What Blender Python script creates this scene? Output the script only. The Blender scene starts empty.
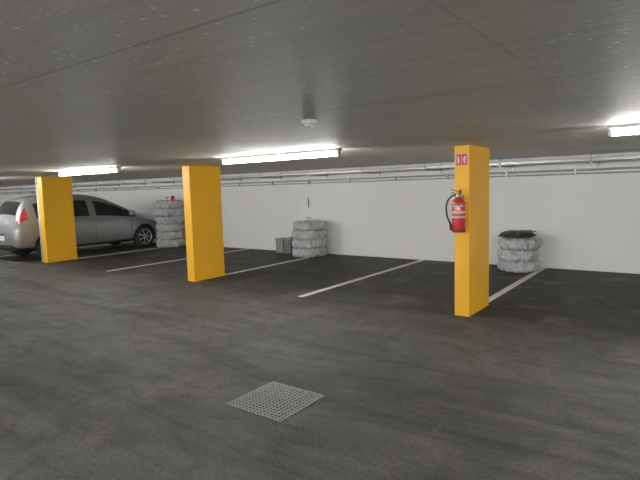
import bpy, bmesh, math, random
from mathutils import Vector, Matrix, noise
random.seed(4)
S=bpy.context.scene
try:
    S.view_settings.view_transform='Standard'
    S.view_settings.look='None'
    S.view_settings.exposure=.18
    S.view_settings.gamma=1.18
except Exception as e: print(e)
COL=S.collection
CZ=2.06   # ceiling height
WY=10.15  # wall

# ---------------------------------------------------------------- materials
def newmat(name):
    m=bpy.data.materials.new(name); m.use_nodes=True
    nt=m.node_tree; b=nt.nodes['Principled BSDF']
    return m,nt,b
def L(nt,a,b): nt.links.new(a,b)
def noise_n(nt,vec,scale,detail=6,rough=.55,dist=0):
    n=nt.nodes.new('ShaderNodeTexNoise'); n.inputs['Scale'].default_value=scale
    n.inputs['Detail'].default_value=detail; n.inputs['Roughness'].default_value=rough
    n.inputs['Distortion'].default_value=dist
    L(nt,vec,n.inputs['Vector']); return n.outputs['Fac']
def ramp(nt,fac,stops,interp='LINEAR'):
    r=nt.nodes.new('ShaderNodeValToRGB'); r.color_ramp.interpolation=interp
    e=r.color_ramp.elements
    while len(e)<len(stops): e.new(.5)
    for i,(p,c) in enumerate(stops):
        e[i].position=p
        if not isinstance(c,(tuple,list)): c=(c,c,c)
        e[i].color=(*c[:3],1)
    L(nt,fac,r.inputs['Fac']); return r.outputs['Color']
def mix(nt,fac,a,b,mode='MIX'):
    m=nt.nodes.new('ShaderNodeMix'); m.data_type='RGBA'; m.blend_type=mode
    for sock,val in ((m.inputs[0],fac),(m.inputs[6],a),(m.inputs[7],b)):
        if isinstance(val,bpy.types.NodeSocket): L(nt,val,sock)
        elif isinstance(val,(tuple,list)): sock.default_value=(*val[:3],1)
        else: sock.default_value=val
    return m.outputs[2]
def math_n(nt,op,a,b=None,c=None):
    m=nt.nodes.new('ShaderNodeMath'); m.operation=op
    for i,v in enumerate((a,b,c)):
        if v is None: continue
        if isinstance(v,bpy.types.NodeSocket): L(nt,v,m.inputs[i])
        else: m.inputs[i].default_value=v
    return m.outputs[0]
def bump(nt,b,h,strength,dist=.01):
    n=nt.nodes.new('ShaderNodeBump'); n.inputs['Strength'].default_value=strength
    n.inputs['Distance'].default_value=dist
    L(nt,h,n.inputs['Height']); L(nt,n.outputs[0],b.inputs['Normal'])
def coords(nt): return nt.nodes.new('ShaderNodeTexCoord').outputs['Object']
def mapping(nt,vec,scale,rot=(0,0,0)):
    m=nt.nodes.new('ShaderNodeMapping'); m.inputs['Scale'].default_value=scale; m.inputs['Rotation'].default_value=rot
    L(nt,vec,m.inputs['Vector']); return m.outputs[0]

def simple(name,col,rough=.5,metal=0,var=.12,scale=12,bmp=0.0,bscale=60,coat=0):
    m,nt,b=newmat(name); v=coords(nt)
    f=noise_n(nt,v,scale)
    c=ramp(nt,f,[(.25,tuple(x*(1-var) for x in col)),(.75,tuple(min(1,x*(1+var)) for x in col))])
    L(nt,c,b.inputs['Base Color'])
    b.inputs['Roughness'].default_value=rough; b.inputs['Metallic'].default_value=metal
    if coat: b.inputs['Coat Weight'].default_value=coat; b.inputs['Coat Roughness'].default_value=.05
    if bmp: bump(nt,b,noise_n(nt,v,bscale),bmp)
    return m

def floor_mat():
    m,nt,b=newmat('asphalt'); v=coords(nt)
    big=noise_n(nt,v,.55,5,.6,.6)
    med=noise_n(nt,v,2.6,7,.7,.4)
    grain=noise_n(nt,v,38,5,.8)
    fine=noise_n(nt,v,150,3,.7)
    sep=nt.nodes.new('ShaderNodeSeparateXYZ'); L(nt,v,sep.inputs[0])
    yy=math_n(nt,'ADD',sep.outputs[1],math_n(nt,'MULTIPLY',math_n(nt,'SUBTRACT',med,.5),2.6))
    mr=nt.nodes.new('ShaderNodeMapRange'); mr.inputs[1].default_value=4.6; mr.inputs[2].default_value=6.2
    L(nt,yy,mr.inputs[0])
    lane=ramp(nt,big,[(.3,(.046,.0455,.043)),(.5,(.064,.063,.059)),(.72,(.088,.086,.079))])
    bay=ramp(nt,med,[(.34,(.015,.0145,.0145)),(.5,(.027,.0255,.0245)),(.66,(.075,.068,.062))])
    c=mix(nt,mr.outputs[0],lane,bay)
    st=noise_n(nt,mapping(nt,v,(.14,1.3,1),(0,0,.12)),1.7,5,.62,.9)
    c=mix(nt,.95,c,ramp(nt,st,[(.36,.48),(.47,.86),(.6,1.08),(.70,1.3)]),'MULTIPLY')
    wv=nt.nodes.new('ShaderNodeTexNoise'); wv.inputs['Scale'].default_value=.9; wv.inputs['Detail'].default_value=2; wv.inputs['Distortion'].default_value=2.5
    L(nt,mapping(nt,v,(.5,1,1),(0,0,-.5)),wv.inputs['Vector'])
    arc=math_n(nt,'ABSOLUTE',math_n(nt,'SUBTRACT',wv.outputs['Fac'],.5))
    c=mix(nt,.8,c,ramp(nt,arc,[(.0,.66),(.022,.78),(.045,1.0)]),'MULTIPLY')
    du=noise_n(nt,v,1.3,9,.75,.3)
    c=mix(nt,ramp(nt,du,[(.53,0.0),(.69,.6)]),c,(.140,.124,.100))
    c=mix(nt,.95,c,ramp(nt,grain,[(.3,.45),(.5,1.0),(.72,1.65)]),'MULTIPLY')
    c=mix(nt,.9,c,ramp(nt,fine,[(.25,.4),(.5,1.0),(.78,1.8)]),'MULTIPLY')
    L(nt,c,b.inputs['Base Color'])
    L(nt,ramp(nt,med,[(.3,.58),(.7,.85)]),b.inputs['Roughness'])
    b.inputs['Specular IOR Level'].default_value=.3
    bump(nt,b,mix(nt,.5,grain,fine),.6,.006)
    return m
def ceil_mat():
    m,nt,b=newmat('ceiling_concrete'); v=coords(nt)
    big=noise_n(nt,v,.7,6,.6,.3)
    st=noise_n(nt,mapping(nt,v,(.25,9,1)),2.0,5,.6,.1)
    fine=noise_n(nt,v,60,3,.6)
    c=ramp(nt,big,[(.3,(.68,.665,.615)),(.7,(.78,.765,.715))])
    c=mix(nt,.55,c,ramp(nt,st,[(.3,.80),(.7,1.1)]),'MULTIPLY')
    c=mix(nt,.5,c,ramp(nt,fine,[(.3,.85),(.7,1.1)]),'MULTIPLY')
    sep=nt.nodes.new('ShaderNodeSeparateXYZ'); L(nt,v,sep.inputs[0])
    py=math_n(nt,'DIVIDE',math_n(nt,'ADD',sep.outputs[1],100.25),1.5)
    px=math_n(nt,'DIVIDE',math_n(nt,'ADD',sep.outputs[0],100.6),2.9)
    def seam(p,w):
        return math_n(nt,'LESS_THAN',math_n(nt,'ABSOLUTE',math_n(nt,'SUBTRACT',math_n(nt,'FRACT',p),.5)),w)
    s=math_n(nt,'MAXIMUM',seam(py,.005),math_n(nt,'MULTIPLY',seam(px,.0018),.6))
    cell=nt.nodes.new('ShaderNodeCombineXYZ')
    L(nt,math_n(nt,'FLOOR',math_n(nt,'ADD',px,.5)),cell.inputs[0]); L(nt,math_n(nt,'FLOOR',math_n(nt,'ADD',py,.5)),cell.inputs[1])
    wn=nt.nodes.new('ShaderNodeTexWhiteNoise'); L(nt,cell.outputs[0],wn.inputs['Vector'])
    c=mix(nt,1.0,c,ramp(nt,wn.outputs['Value'],[(0,.92),(1,1.03)]),'MULTIPLY')
    c=mix(nt,math_n(nt,'MULTIPLY',s,.45),c,(.22,.21,.18))
    vo=nt.nodes.new('ShaderNodeTexVoronoi'); vo.voronoi_dimensions='2D'; vo.inputs['Scale'].default_value=8
    L(nt,v,vo.inputs['Vector'])
    sp=ramp(nt,vo.outputs['Distance'],[(.055,1.0),(.09,0.0)])
    mask=ramp(nt,noise_n(nt,v,1.5,3,.6),[(.47,0.0),(.55,1.0)])
    spm=mix(nt,1.0,sp,mask,'MULTIPLY')
    c=mix(nt,spm,c,(1,1,.97))
    L(nt,c,b.inputs['Base Color'])
    b.inputs['Roughness'].default_value=.55
    h=mix(nt,1.0,mix(nt,.5,fine,st),mix(nt,1.0,spm,(4,4,4),'MULTIPLY'),'ADD')
    bump(nt,b,h,.4,.012)
    return m
def bag_mat():
    # milky translucent polythene film over the tyres
    m,nt,b=newmat('milky_plastic_film'); v=coords(nt)
    cr=noise_n(nt,mapping(nt,v,(1,1,.55)),8,3,.5,2.0)
    r=math_n(nt,'ABSOLUTE',math_n(nt,'SUBTRACT',cr,.5))
    b.inputs['Base Color'].default_value=(.74,.75,.77,1)
    b.inputs['Roughness'].default_value=.18
    bump(nt,b,r,.6,.05)
    tr=nt.nodes.new('ShaderNodeBsdfTransparent'); tr.inputs[0].default_value=(.93,.94,.95,1)
    ms=nt.nodes.new('ShaderNodeMixShader')
    fold=ramp(nt,r,[(.0,.78),(.05,.58),(.15,.45)])
    L(nt,fold,ms.inputs[0]); L(nt,tr.outputs[0],ms.inputs[1]); L(nt,b.outputs[0],ms.inputs[2])
    out=[n for n in nt.nodes if n.type=='OUTPUT_MATERIAL'][0]
    L(nt,ms.outputs[0],out.inputs['Surface'])
    return m
def wall_mat(name='white_wall_paint',col=(.86,.86,.85)):
    m,nt,b=newmat(name); v=coords(nt)
    f=noise_n(nt,v,.9,5,.6)
    c=ramp(nt,f,[(.3,tuple(x*.96 for x in col)),(.7,col)])
    L(nt,c,b.inputs['Base Color']); b.inputs['Roughness'].default_value=.8
    bump(nt,b,noise_n(nt,v,90,3,.6),.1,.004); return m
def emis(name,col,st):
    m,nt,b=newmat(name)
    b.inputs['Base Color'].default_value=(*col,1)
    b.inputs['Emission Color'].default_value=(*col,1); b.inputs['Emission Strength'].default_value=st
    return m
M=dict(
 floor=floor_mat(), ceil=ceil_mat(), wall=wall_mat(), bag=bag_mat(),
 yellow=simple('yellow_paint',(.95,.455,.006),.5,0,.05,3,.08,120),
 line=simple('line_paint',(.66,.64,.56),.6,0,.25,9,.1,80),
 galv=simple('galvanised_steel',(.46,.47,.47),.4,.8,.12,20),
 steel=simple('grate_steel',(.32,.32,.315),.55,.5,.25,30),
 pipe=simple('grey_conduit',(.34,.35,.35),.45,0,.08,10),
 black=simple('black_plastic',(.015,.015,.016),.45),
 dark=simple('pit_shade_plate',(.02,.02,.02),.9),
 red=simple('extinguisher_red',(.50,.010,.010),.25,0,.05,4,coat=.5),
 signred=simple('sign_red',(.55,.02,.015),.4,0,.03),
 white=simple('white_plastic',(.80,.80,.78),.4,0,.03),
 label=simple('label_paper',(.60,.55,.42),.5,0,.2,60),
 lampbody=simple('lamp_housing',(.75,.76,.76),.4,0,.03),
 tube=emis('lamp_diffuser',(1.0,.985,.94),83),
 silver=simple('silver_car_paint',(.27,.28,.29),.33,.5,.03,3,coat=.7),
 glass=simple('tinted_car_glass',(.015,.018,.02),.08,0,.05),
 tail=simple('tail_lamp_red',(.30,.012,.01),.15,0,.1,coat=.6),
 head=simple('headlamp_glass',(.7,.72,.74),.12,.2,.1),
 rubber=simple('tyre_rubber',(.02,.02,.02),.75,0,.2,30),
 dusty=simple('dusty_tyre_rubber',(.09,.09,.092),.8,0,.35,9),
 rim=simple('alloy_rim',(.55,.56,.57),.3,.9,.05),
 bagblack=simple('black_bag',(.02,.022,.02),.35,0,.3,10,.3,30),
 green=simple('green_fabric',(.055,.11,.02),.7,0,.45,18,.3,40),
 boxg=simple('grey_crate_plastic',(.13,.14,.14),.6,0,.12,8),
 boxl=simple('pale_lid_plastic',(.24,.25,.25),.6,0,.12,8),
 brass=simple('brass',(.6,.42,.14),.3,.9,.1),
)

# ---------------------------------------------------------------- helpers
class B:
    def __init__(s,name,mats): s.bm=bmesh.new(); s.name=name; s.mats=mats
    def mi(s,k): return s.mats.index(k)
    def _tag(s,faces,k,smooth=False):
        for f in faces: f.material_index=s.mi(k); f.smooth=smooth
    def box(s,x0,x1,y0,y1,z0,z1,k,bev=0,rot=None):
        r=bmesh.ops.create_cube(s.bm,size=1)
        vs=r['verts']
        bmesh.ops.scale(s.bm,vec=(x1-x0,y1-y0,z1-z0),verts=vs)
        if rot: bmesh.ops.rotate(s.bm,cent=(0,0,0),matrix=rot,verts=vs)
        bmesh.ops.translate(s.bm,vec=((x0+x1)/2,(y0+y1)/2,(z0+z1)/2),verts=vs)
        fs=list({f for v in vs for f in v.link_faces})
        s._tag(fs,k)
        if bev:
            es=list({e for v in vs for e in v.link_edges})
            r=bmesh.ops.bevel(s.bm,geom=es,offset=bev,segments=2,affect='EDGES',profile=.6)
            s._tag(r['faces'],k)
        return vs
    def cyl(s,p0,p1,r0,k,r1=None,seg=20,smooth=True):
        p0=Vector(p0);p1=Vector(p1);d=p1-p0
        r=bmesh.ops.create_cone(s.bm,cap_ends=True,segments=seg,radius1=r0,radius2=r0 if r1 is None else r1,depth=d.length)
        q=d.to_track_quat('Z','Y').to_matrix().to_4x4()
        bmesh.ops.transform(s.bm,matrix=Matrix.Translation((p0+p1)/2)@q,verts=r['verts'])
        fs={f for v in r['verts'] for f in v.link_faces}
        for f in fs: f.material_index=s.mi(k); f.smooth=smooth and len(f.verts)==4
        return r['verts']
    def lathe(s,prof,c,k,axis='Z',seg=32):
        rings=[]
        for r,z in prof:
            ring=[]
            for i in range(seg):
                a=2*math.pi*i/seg
                if axis=='Z': p=(c[0]+r*math.cos(a),c[1]+r*math.sin(a),c[2]+z)
                elif axis=='X': p=(c[0]+z,c[1]+r*math.cos(a),c[2]+r*math.sin(a))
                else: p=(c[0]+r*math.cos(a),c[1]+z,c[2]+r*math.sin(a))
                ring.append(s.bm.verts.new(p))
            rings.append(ring)
        fs=[]
        for a,b in zip(rings,rings[1:]):
            for i in range(seg):
                fs.append(s.bm.faces.new((a[i],a[(i+1)%seg],b[(i+1)%seg],b[i])))
        if prof[0][0]>1e-4: fs.append(s.bm.faces.new(rings[0]))
        if prof[-1][0]>1e-4: fs.append(s.bm.faces.new(rings[-1]))
        s._tag(fs,k,True)
        bmesh.ops.recalc_face_normals(s.bm,faces=fs)
        return rings
    def tube(s,pts,r,k,seg=10):
        pts=[Vector(p) for p in pts]; rings=[]
        for i,p in enumerate(pts):
            t=(pts[min(i+1,len(pts)-1)]-pts[max(i-1,0)]).normalized()
            q=t.to_track_quat('Z','Y')
            rings.append([s.bm.verts.new(p+q@Vector((r*math.cos(2*math.pi*j/seg),r*math.sin(2*math.pi*j/seg),0))) for j in range(seg)])
        fs=[]
        for a,b in zip(rings,rings[1:]):
            off=min(range(seg),key=lambda o:(a[0].co-b[o].co).length)
            for j in range(seg):
                fs.append(s.bm.faces.new((a[j],a[(j+1)%seg],b[(j+1+off)%seg],b[(j+off)%seg])))
        fs.append(s.bm.faces.new(rings[0])); fs.append(s.bm.faces.new(rings[-1]))
        s._tag(fs,k,True); bmesh.ops.recalc_face_normals(s.bm,faces=fs)
    def done(s,loc=(0,0,0),parent=None):
        me=bpy.data.meshes.new(s.name); s.bm.to_mesh(me); s.bm.free()
        for k in s.mats: me.materials.append(M[k])
        o=bpy.data.objects.new(s.name,me); COL.objects.link(o); o.location=loc
        if parent: o.parent=parent
        return o
def smooth_pts(P,n=8):
    P=[Vector(p) for p in P]; out=[]
    for i in range(len(P)-1):
        p0=P[max(i-1,0)];p1=P[i];p2=P[i+1];p3=P[min(i+2,len(P)-1)]
        for j in range(n):
            t=j/n
            out.append(.5*((2*p1)+(p2-p0)*t+(2*p0-5*p1+4*p2-p3)*t*t+(3*p1-p0-3*p2+p3)*t**3))
    out.append(P[-1]); return out

# ---------------------------------------------------------------- room shell
XL,XR,YB=-30,7,-9
def shell(name,k,*a):
    b=B(name,[k]); b.box(*a,k); return b.done()
shell('floor','floor',XL,XR,YB,WY,-.2,0)
shell('ceiling','ceil',XL,XR,YB,WY,CZ,CZ+.25)
shell('wall_back','wall',XL-.2,XR+.2,WY,WY+.2,-.2,CZ+.25)
shell('wall_left','wall',XL-.2,XL,YB,WY,-.2,CZ+.25)
shell('wall_right','wall',XR,XR+.2,YB,WY,-.2,CZ+.25)
shell('wall_front','wall',XL-.2,XR+.2,YB-.2,YB,-.2,CZ+.25)

# ---------------------------------------------------------------- columns
for X,w in ((-2.155,.185),(-7.17,.19),(-12.50,.20)):
    b=B('yellow_column',['yellow'])
    b.box(-w,0,0,.73,0,CZ,'yellow',bev=.006)
    b.done((X,5.94,0))

for i,(x,y0,y1) in enumerate(((-2.25,6.67,10.12),(-4.70,5.85,10.12),(-7.24,6.67,10.12),(-9.87,5.88,10.12),(-12.6,6.67,10.12),(-15.2,5.9,10.12),(2.8,6.67,10.12),(.3,5.9,10.12))):
    b=B('parking_line',['line']); b.box(x-.05,x+.05,y0,y1,0,.003,'line'); b.done()

# ---------------------------------------------------------------- drain grate
b=B('floor_drain_grate',['steel','dark'])
x0,x1,y0,y1=-2.79,-2.26,2.55,3.07
b.box(x0,x1,y0,y1,0,.002,'dark')  # flat dark plate on the floor, paints the shade of a pit below
for (a,c,d,e) in ((x0,x1,y0,y0+.008),(x0,x1,y1-.008,y1),(x0,x0+.008,y0,y1),(x1-.008,x1,y0,y1)):
    b.box(a,c,d,e,0,.010,'steel')
n=15
for i in range(1,n):
    t=i/n
    b.box(x0+t*(x1-x0)-.002,x0+t*(x1-x0)+.002,y0,y1,.002,.010,'steel')
    b.box(x0,x1,y0+t*(y1-y0)-.002,y0+t*(y1-y0)+.002,.002,.009,'steel')
b.done()

# ---------------------------------------------------------------- luminaires
def lamp(x,y,l=1.95):
    b=B('fluorescent_ceiling_lamp',['lampbody','tube'])
    b.box(-l/2,l/2,-.050,.050,-.030,0,'lampbody',bev=.003)
    b.lathe([(.020,-l/2+.03),(.024,-l/2+.04),(.024,l/2-.04),(.020,l/2-.03)],(0,0,-.062),'tube','X',24)
    for xx in (-l/2,l/2-.03): b.box(xx,xx+.03,-.030,.030,-.088,-.02,'lampbody',bev=.006)
    return b.done((x,y,CZ-.001))
for x in (.36,-4.33,-8.80,-13.7,-18.4,-23.1,-27.6,5.0): lamp(x,5.0)
for x in (4.6,1.6,-1.4,-4.4,-7.4,-10.4,-13.4,-17.4,-21.4): lamp(x,-1.3)  # unseen row behind the camera, added and spaced densely to lighten the ceiling
for x in (4.6,1.6,-1.4,-4.4,-7.4,-10.4,-13.4,-17.4): lamp(x,-4.5)  # second unseen row, likewise added for more light on the ceiling

# ---------------------------------------------------------------- smoke detectors
for (x,y) in ((-2.13,2.81),(-9.3,3.0)):
    b=B('smoke_detector',['white','black'])
    b.lathe([(.052,0),(.052,-.014),(.046,-.02),(.036,-.022),(.036,-.030),(.028,-.038),(0.0001,-.041)],(0,0,0),'white',seg=28)
    b.cyl((0,0,-.043),(0,0,-.038),.006,'black')
    for i in range(10):
        a=i*math.pi/5
        b.box(.036*math.cos(a)-.003,.036*math.cos(a)+.003,.036*math.sin(a)-.003,.036*math.sin(a)+.003,-.029,-.022,'black')
    b.done((x,y,CZ))

# ---------------------------------------------------------------- cable tray + conduits
TL,TR=XL+.05,XR-.05
b=B('cable_tray',['galv','black'])
ty0,ty1,tz=9.35,9.60,1.925
b.box(TL,TR,ty0,ty0+.004,tz,tz+.05,'galv'); b.box(TL,TR,ty1-.004,ty1,tz,tz+.05,'galv')
b.box(TL,TR,ty0,ty0+.012,tz+.046,tz+.05,'galv')
b.box(TL,TR,ty0,ty1,tz,tz+.003,'galv')
x=TL+.1
while x<TR:
    b.box(x,x+.03,ty0,ty1,tz-.006,tz,'galv'); x+=.22
for i in range(4):
    b.tube([(TL,ty0+.05+.04*i,tz+.016),(TR,ty0+.05+.04*i,tz+.016)],.010,'black',6)
x=TL+1.0
while x<TR:
    b.box(x,x+.035,ty0-.03,WY-.002,tz-.035,tz-.006,'galv')
    b.box(x,x+.035,WY-.02,WY-.002,tz-.08,CZ-.02,'galv')
    b.cyl((x+.017,ty0-.015,tz-.03),(x+.017,ty0-.015,CZ-.002),.006,'galv',seg=8)
    x+=1.45
b.done()
b=B('conduit_pipe',['pipe','galv'])
for (y,z,r) in ((WY-.05,1.80,.02),(WY-.045,1.735,.013)):
    b.tube([(TL,y,z),(TR,y,z)],r,'pipe',12)
x=TL+.6
while x<TR:
    b.box(x,x+.03,WY-.075,WY-.002,1.715,1.83,'galv'); x+=1.2
b.done()

# ---------------------------------------------------------------- extinguisher on column
E=bpy.data.objects.new('fire_extinguisher',None); COL.objects.link(E); E.location=(-2.25,5.94,1.04)
b=B('cylinder_body',['red','label','black','galv','brass'])
yc=-.10
b.lathe([(.0001,.0),(.060,.0),(.074,.012),(.076,.03),(.076,.33),(.070,.365),(.052,.39),(.028,.402),(.024,.42),(.0001,.42)],(0,yc,0),'red',seg=36)
b.lathe([(.0768,.17),(.0772,.171),(.0772,.25),(.0768,.251)],(0,yc,0),'label',seg=36)
b.lathe([(.0775,.195),(.0778,.196),(.0778,.225),(.0775,.226)],(0,yc,0),'red',seg=36)
b.lathe([(.0768,.0),(.079,.004),(.079,.02),(.0768,.024)],(0,yc,0),'black',seg=36)
b.done(parent=E)
b=B('valve_and_handle',['black','galv','brass','red'])
b.cyl((0,yc,.41),(0,yc,.455),.020,'brass')
b.box(-.085,.03,yc-.012,yc+.012,.452,.462,'black',bev=.003,rot=Matrix.Rotation(.10,3,'Y'))
b.box(-.095,.03,yc-.012,yc+.012,.482,.492,'red',bev=.003,rot=Matrix.Rotation(.28,3,'Y'))
b.box(.005,.03,yc-.014,yc+.014,.445,.50,'black',bev=.003)
b.cyl((0,yc-.02,.432),(0,yc-.042,.432),.017,'galv')
b.done(parent=E)
b=B('hose',['black'])
P=[(-.02,yc,.435),(-.07,yc-.01,.43),(-.125,yc-.02,.37),(-.145,yc-.02,.28),(-.13,yc-.02,.18),(-.10,yc-.02,.11)]
b.tube(smooth_pts(P),.011,'black')
b.cyl((-.10,yc-.02,.12),(-.075,yc-.02,.02),.012,'black',r1=.024)
b.done(parent=E)
b=B('wall_bracket',['galv'])
b.box(-.03,.03,-.024,0,.05,.44,'galv')
b.lathe([(.0772,.30),(.079,.301),(.079,.318),(.0772,.319)],(0,yc,0),'galv',seg=36)
b.done(parent=E)
b=B('fire_extinguisher_sign',['signred','white'])
s=.145
b.box(-s/2,s/2,-.006,0,0,s,'white')
b.box(-s/2+.004,-.002,-.008,-.006,.004,s-.004,'signred'); b.box(.002,s/2-.004,-.008,-.006,.004,s-.004,'signred')
b.box(-.046,-.026,-.010,-.008,.03,.09,'white'); b.box(-.042,-.030,-.010,-.008,.09,.105,'white'); b.box(-.058,-.036,-.010,-.008,.108,.114,'white')
b.box(-.056,-.052,-.010,-.008,.06,.110,'white')
for (xa,za,w,h) in ((.03,.02,.012,.03),(.024,.05,.024,.035),(.036,.085,.018,.03),(.018,.075,.012,.02)):
    b.box(xa,xa+w,-.010,-.008,za,za+h,'white')
b.done((-2.25,5.94,1.82))

# ---------------------------------------------------------------- bagged tyre stacks
def bagstack(loc,n,r,h,seed,knot=True):
    b=B('bagged_tire_stack',['bag','dusty'])
    rnd=random.Random(seed); z=0
    for k in range(n):
        seg,prof=96,[]
        hh=h*rnd.uniform(.96,1.04); rr=r*rnd.uniform(.95,1.04)
        cx,cy=rnd.uniform(-.025,.025),rnd.uniform(-.02,.02)
        # tyre
        tr,th=rr*.86,hh*.86
        b.lathe([(tr*.55,th*.12),(tr*.62,0.006),(tr*.88,0.006),(tr*.98,th*.16),(tr,th*.3),(tr,th*.7),(tr*.98,th*.84),(tr*.88,th),(tr*.62,th),(tr*.55,th*.88)],(cx,cy,z+hh*.05),'dusty',seg=48)
        for i in range(25):
            t=i/24
            a=-math.pi/2+math.pi*t
            e=abs(math.cos(a))**.38
            rad=rr*(.30+.70*e); zz=hh/2+math.copysign(abs(math.sin(a))**.8,math.sin(a))*hh*.52
            prof.append((rad,zz))
        prof=[(.0001,.012)]+prof+[(rr*.15,hh*.99),(.0001,hh*.97)]
        rings=b.lathe(prof,(cx,cy,z),'bag',seg=seg)
        off=Vector((seed*7.3,k*5.1,0))
        for ring in rings:
            for v in ring:
                d=Vector((v.co.x-cx,v.co.y-cy,0)); L_=d.length
                if L_<.01: continue
                d.normalize()
                p=Vector((d.x*2.2,d.y*2.2,v.co.z*4))+off
                q=Vector((d.x*4,d.y*4,v.co.z*5))+off
                q2=Vector((d.x*9,d.y*9,v.co.z*3))+off
                n1=1-abs(noise.noise(q))*2; n2=1-abs(noise.noise(q2*1.4))*2
                v.co+=d*(noise.noise(p)*.05+n1*.02-.01+n2*.022)
                v.co.z+=noise.noise(q+Vector((9,9,9)))*.035
                v.co.z=max(v.co.z,.003)
        z+=hh*.94
    if knot:
        kn=b.lathe([(.0001,-.02),(.07,0),(.035,.035),(.022,.05),(.05,.085),(.075,.11),(.03,.115),(.0001,.09)],(.05,-.08,z),'bag',seg=20)
        for ring in kn:
            for v in ring: v.co+=Vector((noise.noise(v.co*22),noise.noise(v.co*22+Vector((5,5,5))),noise.noise(v.co*15)))*.02
    zt=max(v.co.z for v in b.bm.verts)
    return b.done(loc),(z if knot else zt)
_,z1=bagstack((-12.60,9.60,0),6,.385,.245,1)
_,z2=bagstack((-7.38,9.62,0),4,.385,.215,2)
_,z3=bagstack((-2.57,9.62,0),3,.345,.215,3,knot=False)

def blob(name,k,loc,sc,seed,amp=.25,fr=3):
    b=B(name,[k]); r=bmesh.ops.create_icosphere(b.bm,subdivisions=5,radius=1)
    for v in r['verts']:
        n1=noise.noise(v.co*fr+Vector((seed,0,0)))+.5*(1-2*abs(noise.noise(v.co*fr*2.3+Vector((0,seed,0)))))
        v.co*=1+amp*n1
        v.co=Vector((v.co.x*sc[0],v.co.y*sc[1],max(v.co.z,-.6)*sc[2]))
    for f in b.bm.faces: f.smooth=True
    return b.done(loc)
blob('black_rubbish_bag','bagblack',(-2.60,9.60,z3+.03),(.27,.22,.065),3,.3,3)
b=B('green_garden_cloth',['green'])
g=[]
NX,NY=26,18
for i in range(NX):
    row=[]
    for j in range(NY):
        x=(i/(NX-1)-.5)*.22; y=(j/(NY-1)-.5)*.24
        z=.03*noise.noise(Vector((x*9,y*9,1)))+.015*noise.noise(Vector((x*22,y*22,5)))-.35*max(0,abs(x)-.08)**1.3
        row.append(b.bm.verts.new((x,y,z)))
    g.append(row)
for i in range(NX-1):
    for j in range(NY-1):
        f=b.bm.faces.new((g[i][j],g[i+1][j],g[i+1][j+1],g[i][j+1])); f.smooth=True
o=b.done((-2.40,9.56,z3+.11)); md=o.modifiers.new('thick','SOLIDIFY'); md.thickness=.02

b=B('red_paint_can',['red','galv'])
b.lathe([(.0001,0),(.055,0),(.055,.11),(.058,.115),(.052,.12),(.0001,.118)],(0,0,0),'red',seg=24)
b.tube(smooth_pts([(-.055,0,.10),(-.04,0,.15),(0,0,.17),(.04,0,.15),(.055,0,.10)],6),.003,'galv',6)
b.done((-12.41,9.62,z1+.025))

def crate(loc,w,d,h,k1,k2):
    b=B('storage_crate',[k1,k2] if k1!=k2 else [k1])
    b.box(-w/2,w/2,-d/2,d/2,0,h-.03,k1,bev=.012)
    b.box(-w/2-.012,w/2+.012,-d/2-.012,d/2+.012,h-.035,h,k2,bev=.006)
    for i in range(5):
        x=-w/2+w*(i+.5)/5
        b.box(x-.008,x+.008,-d/2-.007,-d/2,.03,h-.05,k1)
    b.box(-.05,.05,-d/2-.016,-d/2,h-.1,h-.075,k2)
    return b.done(loc)
crate((-8.20,9.92,0),.24,.34,.39,'boxg','boxl')
crate((-8.49,9.94,0),.24,.30,.36,'boxl','boxl')
b=B('green_wall_tag',['green'])
b.tube([(0,0,0),(.01,0,.1),(-.005,0,.24)],.012,'green',8)
b.done((-7.78,WY-.014,1.14))

b=B('white_downpipe',['white','galv'])
b.tube([(0,0,0),(0,0,CZ-.002)],.035,'white',16)
for z in (.4,1.2,1.9): b.lathe([(.036,z),(.040,z+.002),(.040,z+.028),(.036,z+.03)],(0,0,0),'galv',seg=16)
b.done((-12.84,6.00,0))

# ---------------------------------------------------------------- car
CAR=bpy.data.objects.new('silver_minivan_car',None); COL.objects.link(CAR); CAR.location=(-14.05,5.55,0); CAR.scale=(1,1.03,1.01)
st=[
(0.00,.36,.60,.74,.66,.64,.56),
(0.03,.29,.74,.90,.80,.78,.70),
(0.10,.26,.92,1.02,.855,.83,.73),
(0.15,.25,.95,1.12,.865,.835,.72),
(0.24,.24,.97,1.31,.87,.84,.67),
(0.34,.24,.98,1.46,.875,.845,.63),
(0.48,.23,.98,1.545,.875,.845,.61),
(0.98,.21,.97,1.605,.88,.85,.60),
(1.08,.20,.97,1.61,.88,.85,.60),
(1.50,.20,.96,1.62,.88,.85,.60),
(1.95,.20,.95,1.595,.88,.85,.60),
(2.05,.20,.95,1.58,.88,.85,.60),
(2.30,.20,.94,1.535,.88,.85,.61),
(2.50,.20,.935,1.47,.88,.85,.62),
(2.90,.20,.925,1.29,.88,.85,.66),
(3.26,.20,.92,1.11,.88,.85,.71),
(3.38,.20,.90,1.055,.88,.85,.73),
(3.62,.20,.87,.985,.88,.84,.72),
(3.90,.20,.80,.905,.87,.82,.70),
(4.15,.22,.70,.80,.83,.78,.66),
(4.30,.24,.60,.70,.75,.70,.58),
(4.38,.28,.52,.61,.60,.57,.48),
]
def section(q):
    s,zb,be,tp,w,wb,wt=q
    h=[(0,zb),(w*.86,zb),(w*.97,zb+.07),(w,zb+(be-zb)*.45),(w*.99,be-(be-zb)*.18),(wb,be),(wt,tp-min(.07,(tp-be)*.35)),(wt-.11,tp-.005),(wt*.45,tp+.018),(0,tp+.022)]
    return h
b=B('body',['silver','glass','tail','head','black'])
rings=[]
for q in st:
    h=section(q)
    full=[(x,z) for x,z in h]+[(-x,z) for x,z in h[-2:0:-1]]
    rings.append([b.bm.verts.new((x,q[0],z)) for x,z in full])
nh=10; nf=len(rings[0])
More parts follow.
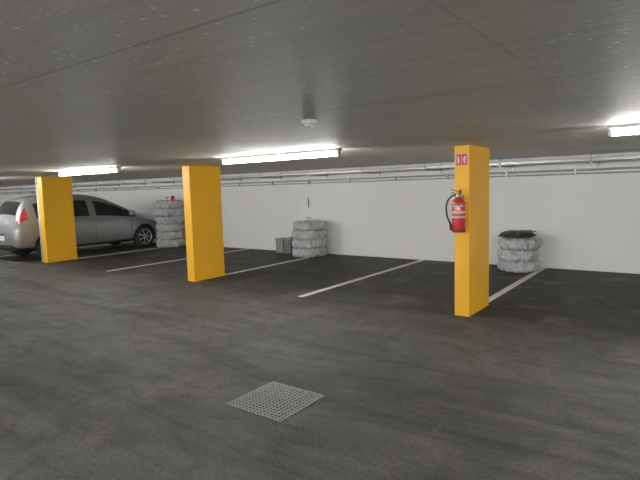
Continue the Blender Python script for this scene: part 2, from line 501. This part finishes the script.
for i in range(len(rings)-1):
    s0,s1=st[i][0],st[i+1][0]; sm=(s0+s1)/2
    for j in range(nf):
        f=b.bm.faces.new((rings[i][j],rings[i+1][j],rings[i+1][(j+1)%nf],rings[i][(j+1)%nf])); f.smooth=True
        jj=j if j<nh-1 else nf-1-j
        k=0
        if jj==5:
            if .48<=sm<=3.26 and not(.98<sm<1.08) and not(1.95<sm<2.05): k=1
            if .10<sm<.34: k=2
            if 3.9<sm<4.30: k=3
        if jj in (7,8):
            if .15<sm<.34 : k=1
            if 2.50<sm<3.38: k=1
        if jj in(0,1): k=4
        f.material_index=k
for r,rev in ((rings[0],False),(rings[-1],True)):
    c=sum((v.co for v in r),Vector())/len(r); 
    inner=[b.bm.verts.new(c+(v.co-c)*.6+Vector((0,(-.01 if not rev else .01),0))) for v in r]
    for j in range(nf):
        f=b.bm.faces.new((r[j],r[(j+1)%nf],inner[(j+1)%nf],inner[j])); f.smooth=True
    f=b.bm.faces.new(inner)
bmesh.ops.recalc_face_normals(b.bm,faces=b.bm.faces[:])
body=b.done(parent=CAR)
ss=body.modifiers.new('ss','SUBSURF'); ss.levels=2; ss.render_levels=2
WH=[(.80),(3.50)]
cut=B('cut',['black'])
for s in WH:
    for sd in (-1,1): cut.cyl((sd*.60,s,.33),(sd*1.1,s,.33),.365,'black',seg=40)
co=cut.done(parent=CAR)
bo=body.modifiers.new('bo','BOOLEAN'); bo.object=co; bo.operation='DIFFERENCE'; bo.solver='EXACT'
try: bo.material_mode='TRANSFER'
except Exception: pass
bpy.context.view_layer.update()
dg=bpy.context.evaluated_depsgraph_get()
me=bpy.data.meshes.new_from_object(body.evaluated_get(dg))
body.modifiers.clear(); body.data=me
bpy.data.objects.remove(co)
for s in WH:
    for sd in (-1,1):
        b=B('wheel',['rubber','rim','black'])
        x0=sd*.66; wdt=sd*.20
        b.lathe([(.20,0),(.29,.0),(.315,abs(wdt)*.15),(.32,abs(wdt)*.5),(.315,abs(wdt)*.85),(.29,abs(wdt)),(.215,abs(wdt)),(.205,abs(wdt)-.02)],(0,0,0),'rubber','X',40)
        b.lathe([(.0001,.12),(.20,.12)],(0,0,0),'black','X',32)
        b.lathe([(.20,.13),(.215,.19),(.222,.202),(.21,.202),(.195,.17),(.19,.13)],(0,0,0),'rim','X',40)
        for i in range(7):
            a=i*2*math.pi/7; c,s_=math.cos(a),math.sin(a)
            b.tube([(.19,c*.04,s_*.04),(.182,c*.12,s_*.12),(.175,c*.205,s_*.205)],.017,'rim',8)
        b.cyl((.15,0,0),(.197,0,0),.045,'rim')
        o=b.done((x0,s,.32),CAR)
        if sd<0: o.rotation_euler=(0,0,math.pi)
b=B('trim_details',['black','silver','white','tail','glass'])
def wx(z):
    pts=[(.27,.855),(.53,.878),(.80,.872),(.95,.85)]
    for (a,c),(d,e) in zip(pts,pts[1:]):
        if a<=z<=d: return c+(e-c)*(z-a)/(d-a)
    return .85
for sd in (-1,1):
    for s in (1.06,2.02,3.05):
        b.tube([(sd*(wx(z)+.0),s+(.0 if s<3 else (z-.6)*.1),z) for z in (.32,.45,.6,.75,.92)],.006,'black',6)
    b.tube([(sd*(wx(.30)-.002),1.2,.27),(sd*(wx(.30)-.002),3.1,.27)],.022,'black',8)
    for s in (1.2,2.15):
        b.box(sd*.885-.016,sd*.885+.016,s,s+.20,.815,.85,'silver',bev=.006)
    vs=b.box(sd*.99-.09,sd*.99+.09,2.98,3.08,.98,1.12,'silver',bev=.03)
    b.box(sd*.90-.05,sd*.90+.05,3.01,3.05,.97,1.0,'black')
b.box(-.26,.26,-.02,.0,.52,.63,'white')
b.box(-.30,.30,-.012,.03,.66,.69,'black')
b.box(-.62,.62,-.006,.04,.33,.42,'black',bev=.01)
b.tube([(-.02,.20,1.16),(.35,.17,1.12)],.008,'black',6)
b.box(-.35,.35,4.37,4.40,.40,.55,'black',bev=.01)
b.done(parent=CAR)

# ---------------------------------------------------------------- world + camera
w=bpy.data.worlds.new('World'); S.world=w; w.use_nodes=True
w.node_tree.nodes['Background'].inputs[0].default_value=(.5,.5,.5,1)
w.node_tree.nodes['Background'].inputs[1].default_value=.02
cd=bpy.data.cameras.new('camera'); cam=bpy.data.objects.new('camera',cd); COL.objects.link(cam)
cd.sensor_width=36; cd.lens=511/640*36; cd.clip_start=.05
r=Vector((.8071,.5899,-.0277)); u=Vector((-.0369,.0973,.9946))
r.normalize(); u=(u-r*u.dot(r)).normalized(); bk=r.cross(u)
mw=Matrix(((r.x,u.x,bk.x,0),(r.y,u.y,bk.y,0),(r.z,u.z,bk.z,1.6),(0,0,0,1)))
cam.matrix_world=mw
S.camera=cam
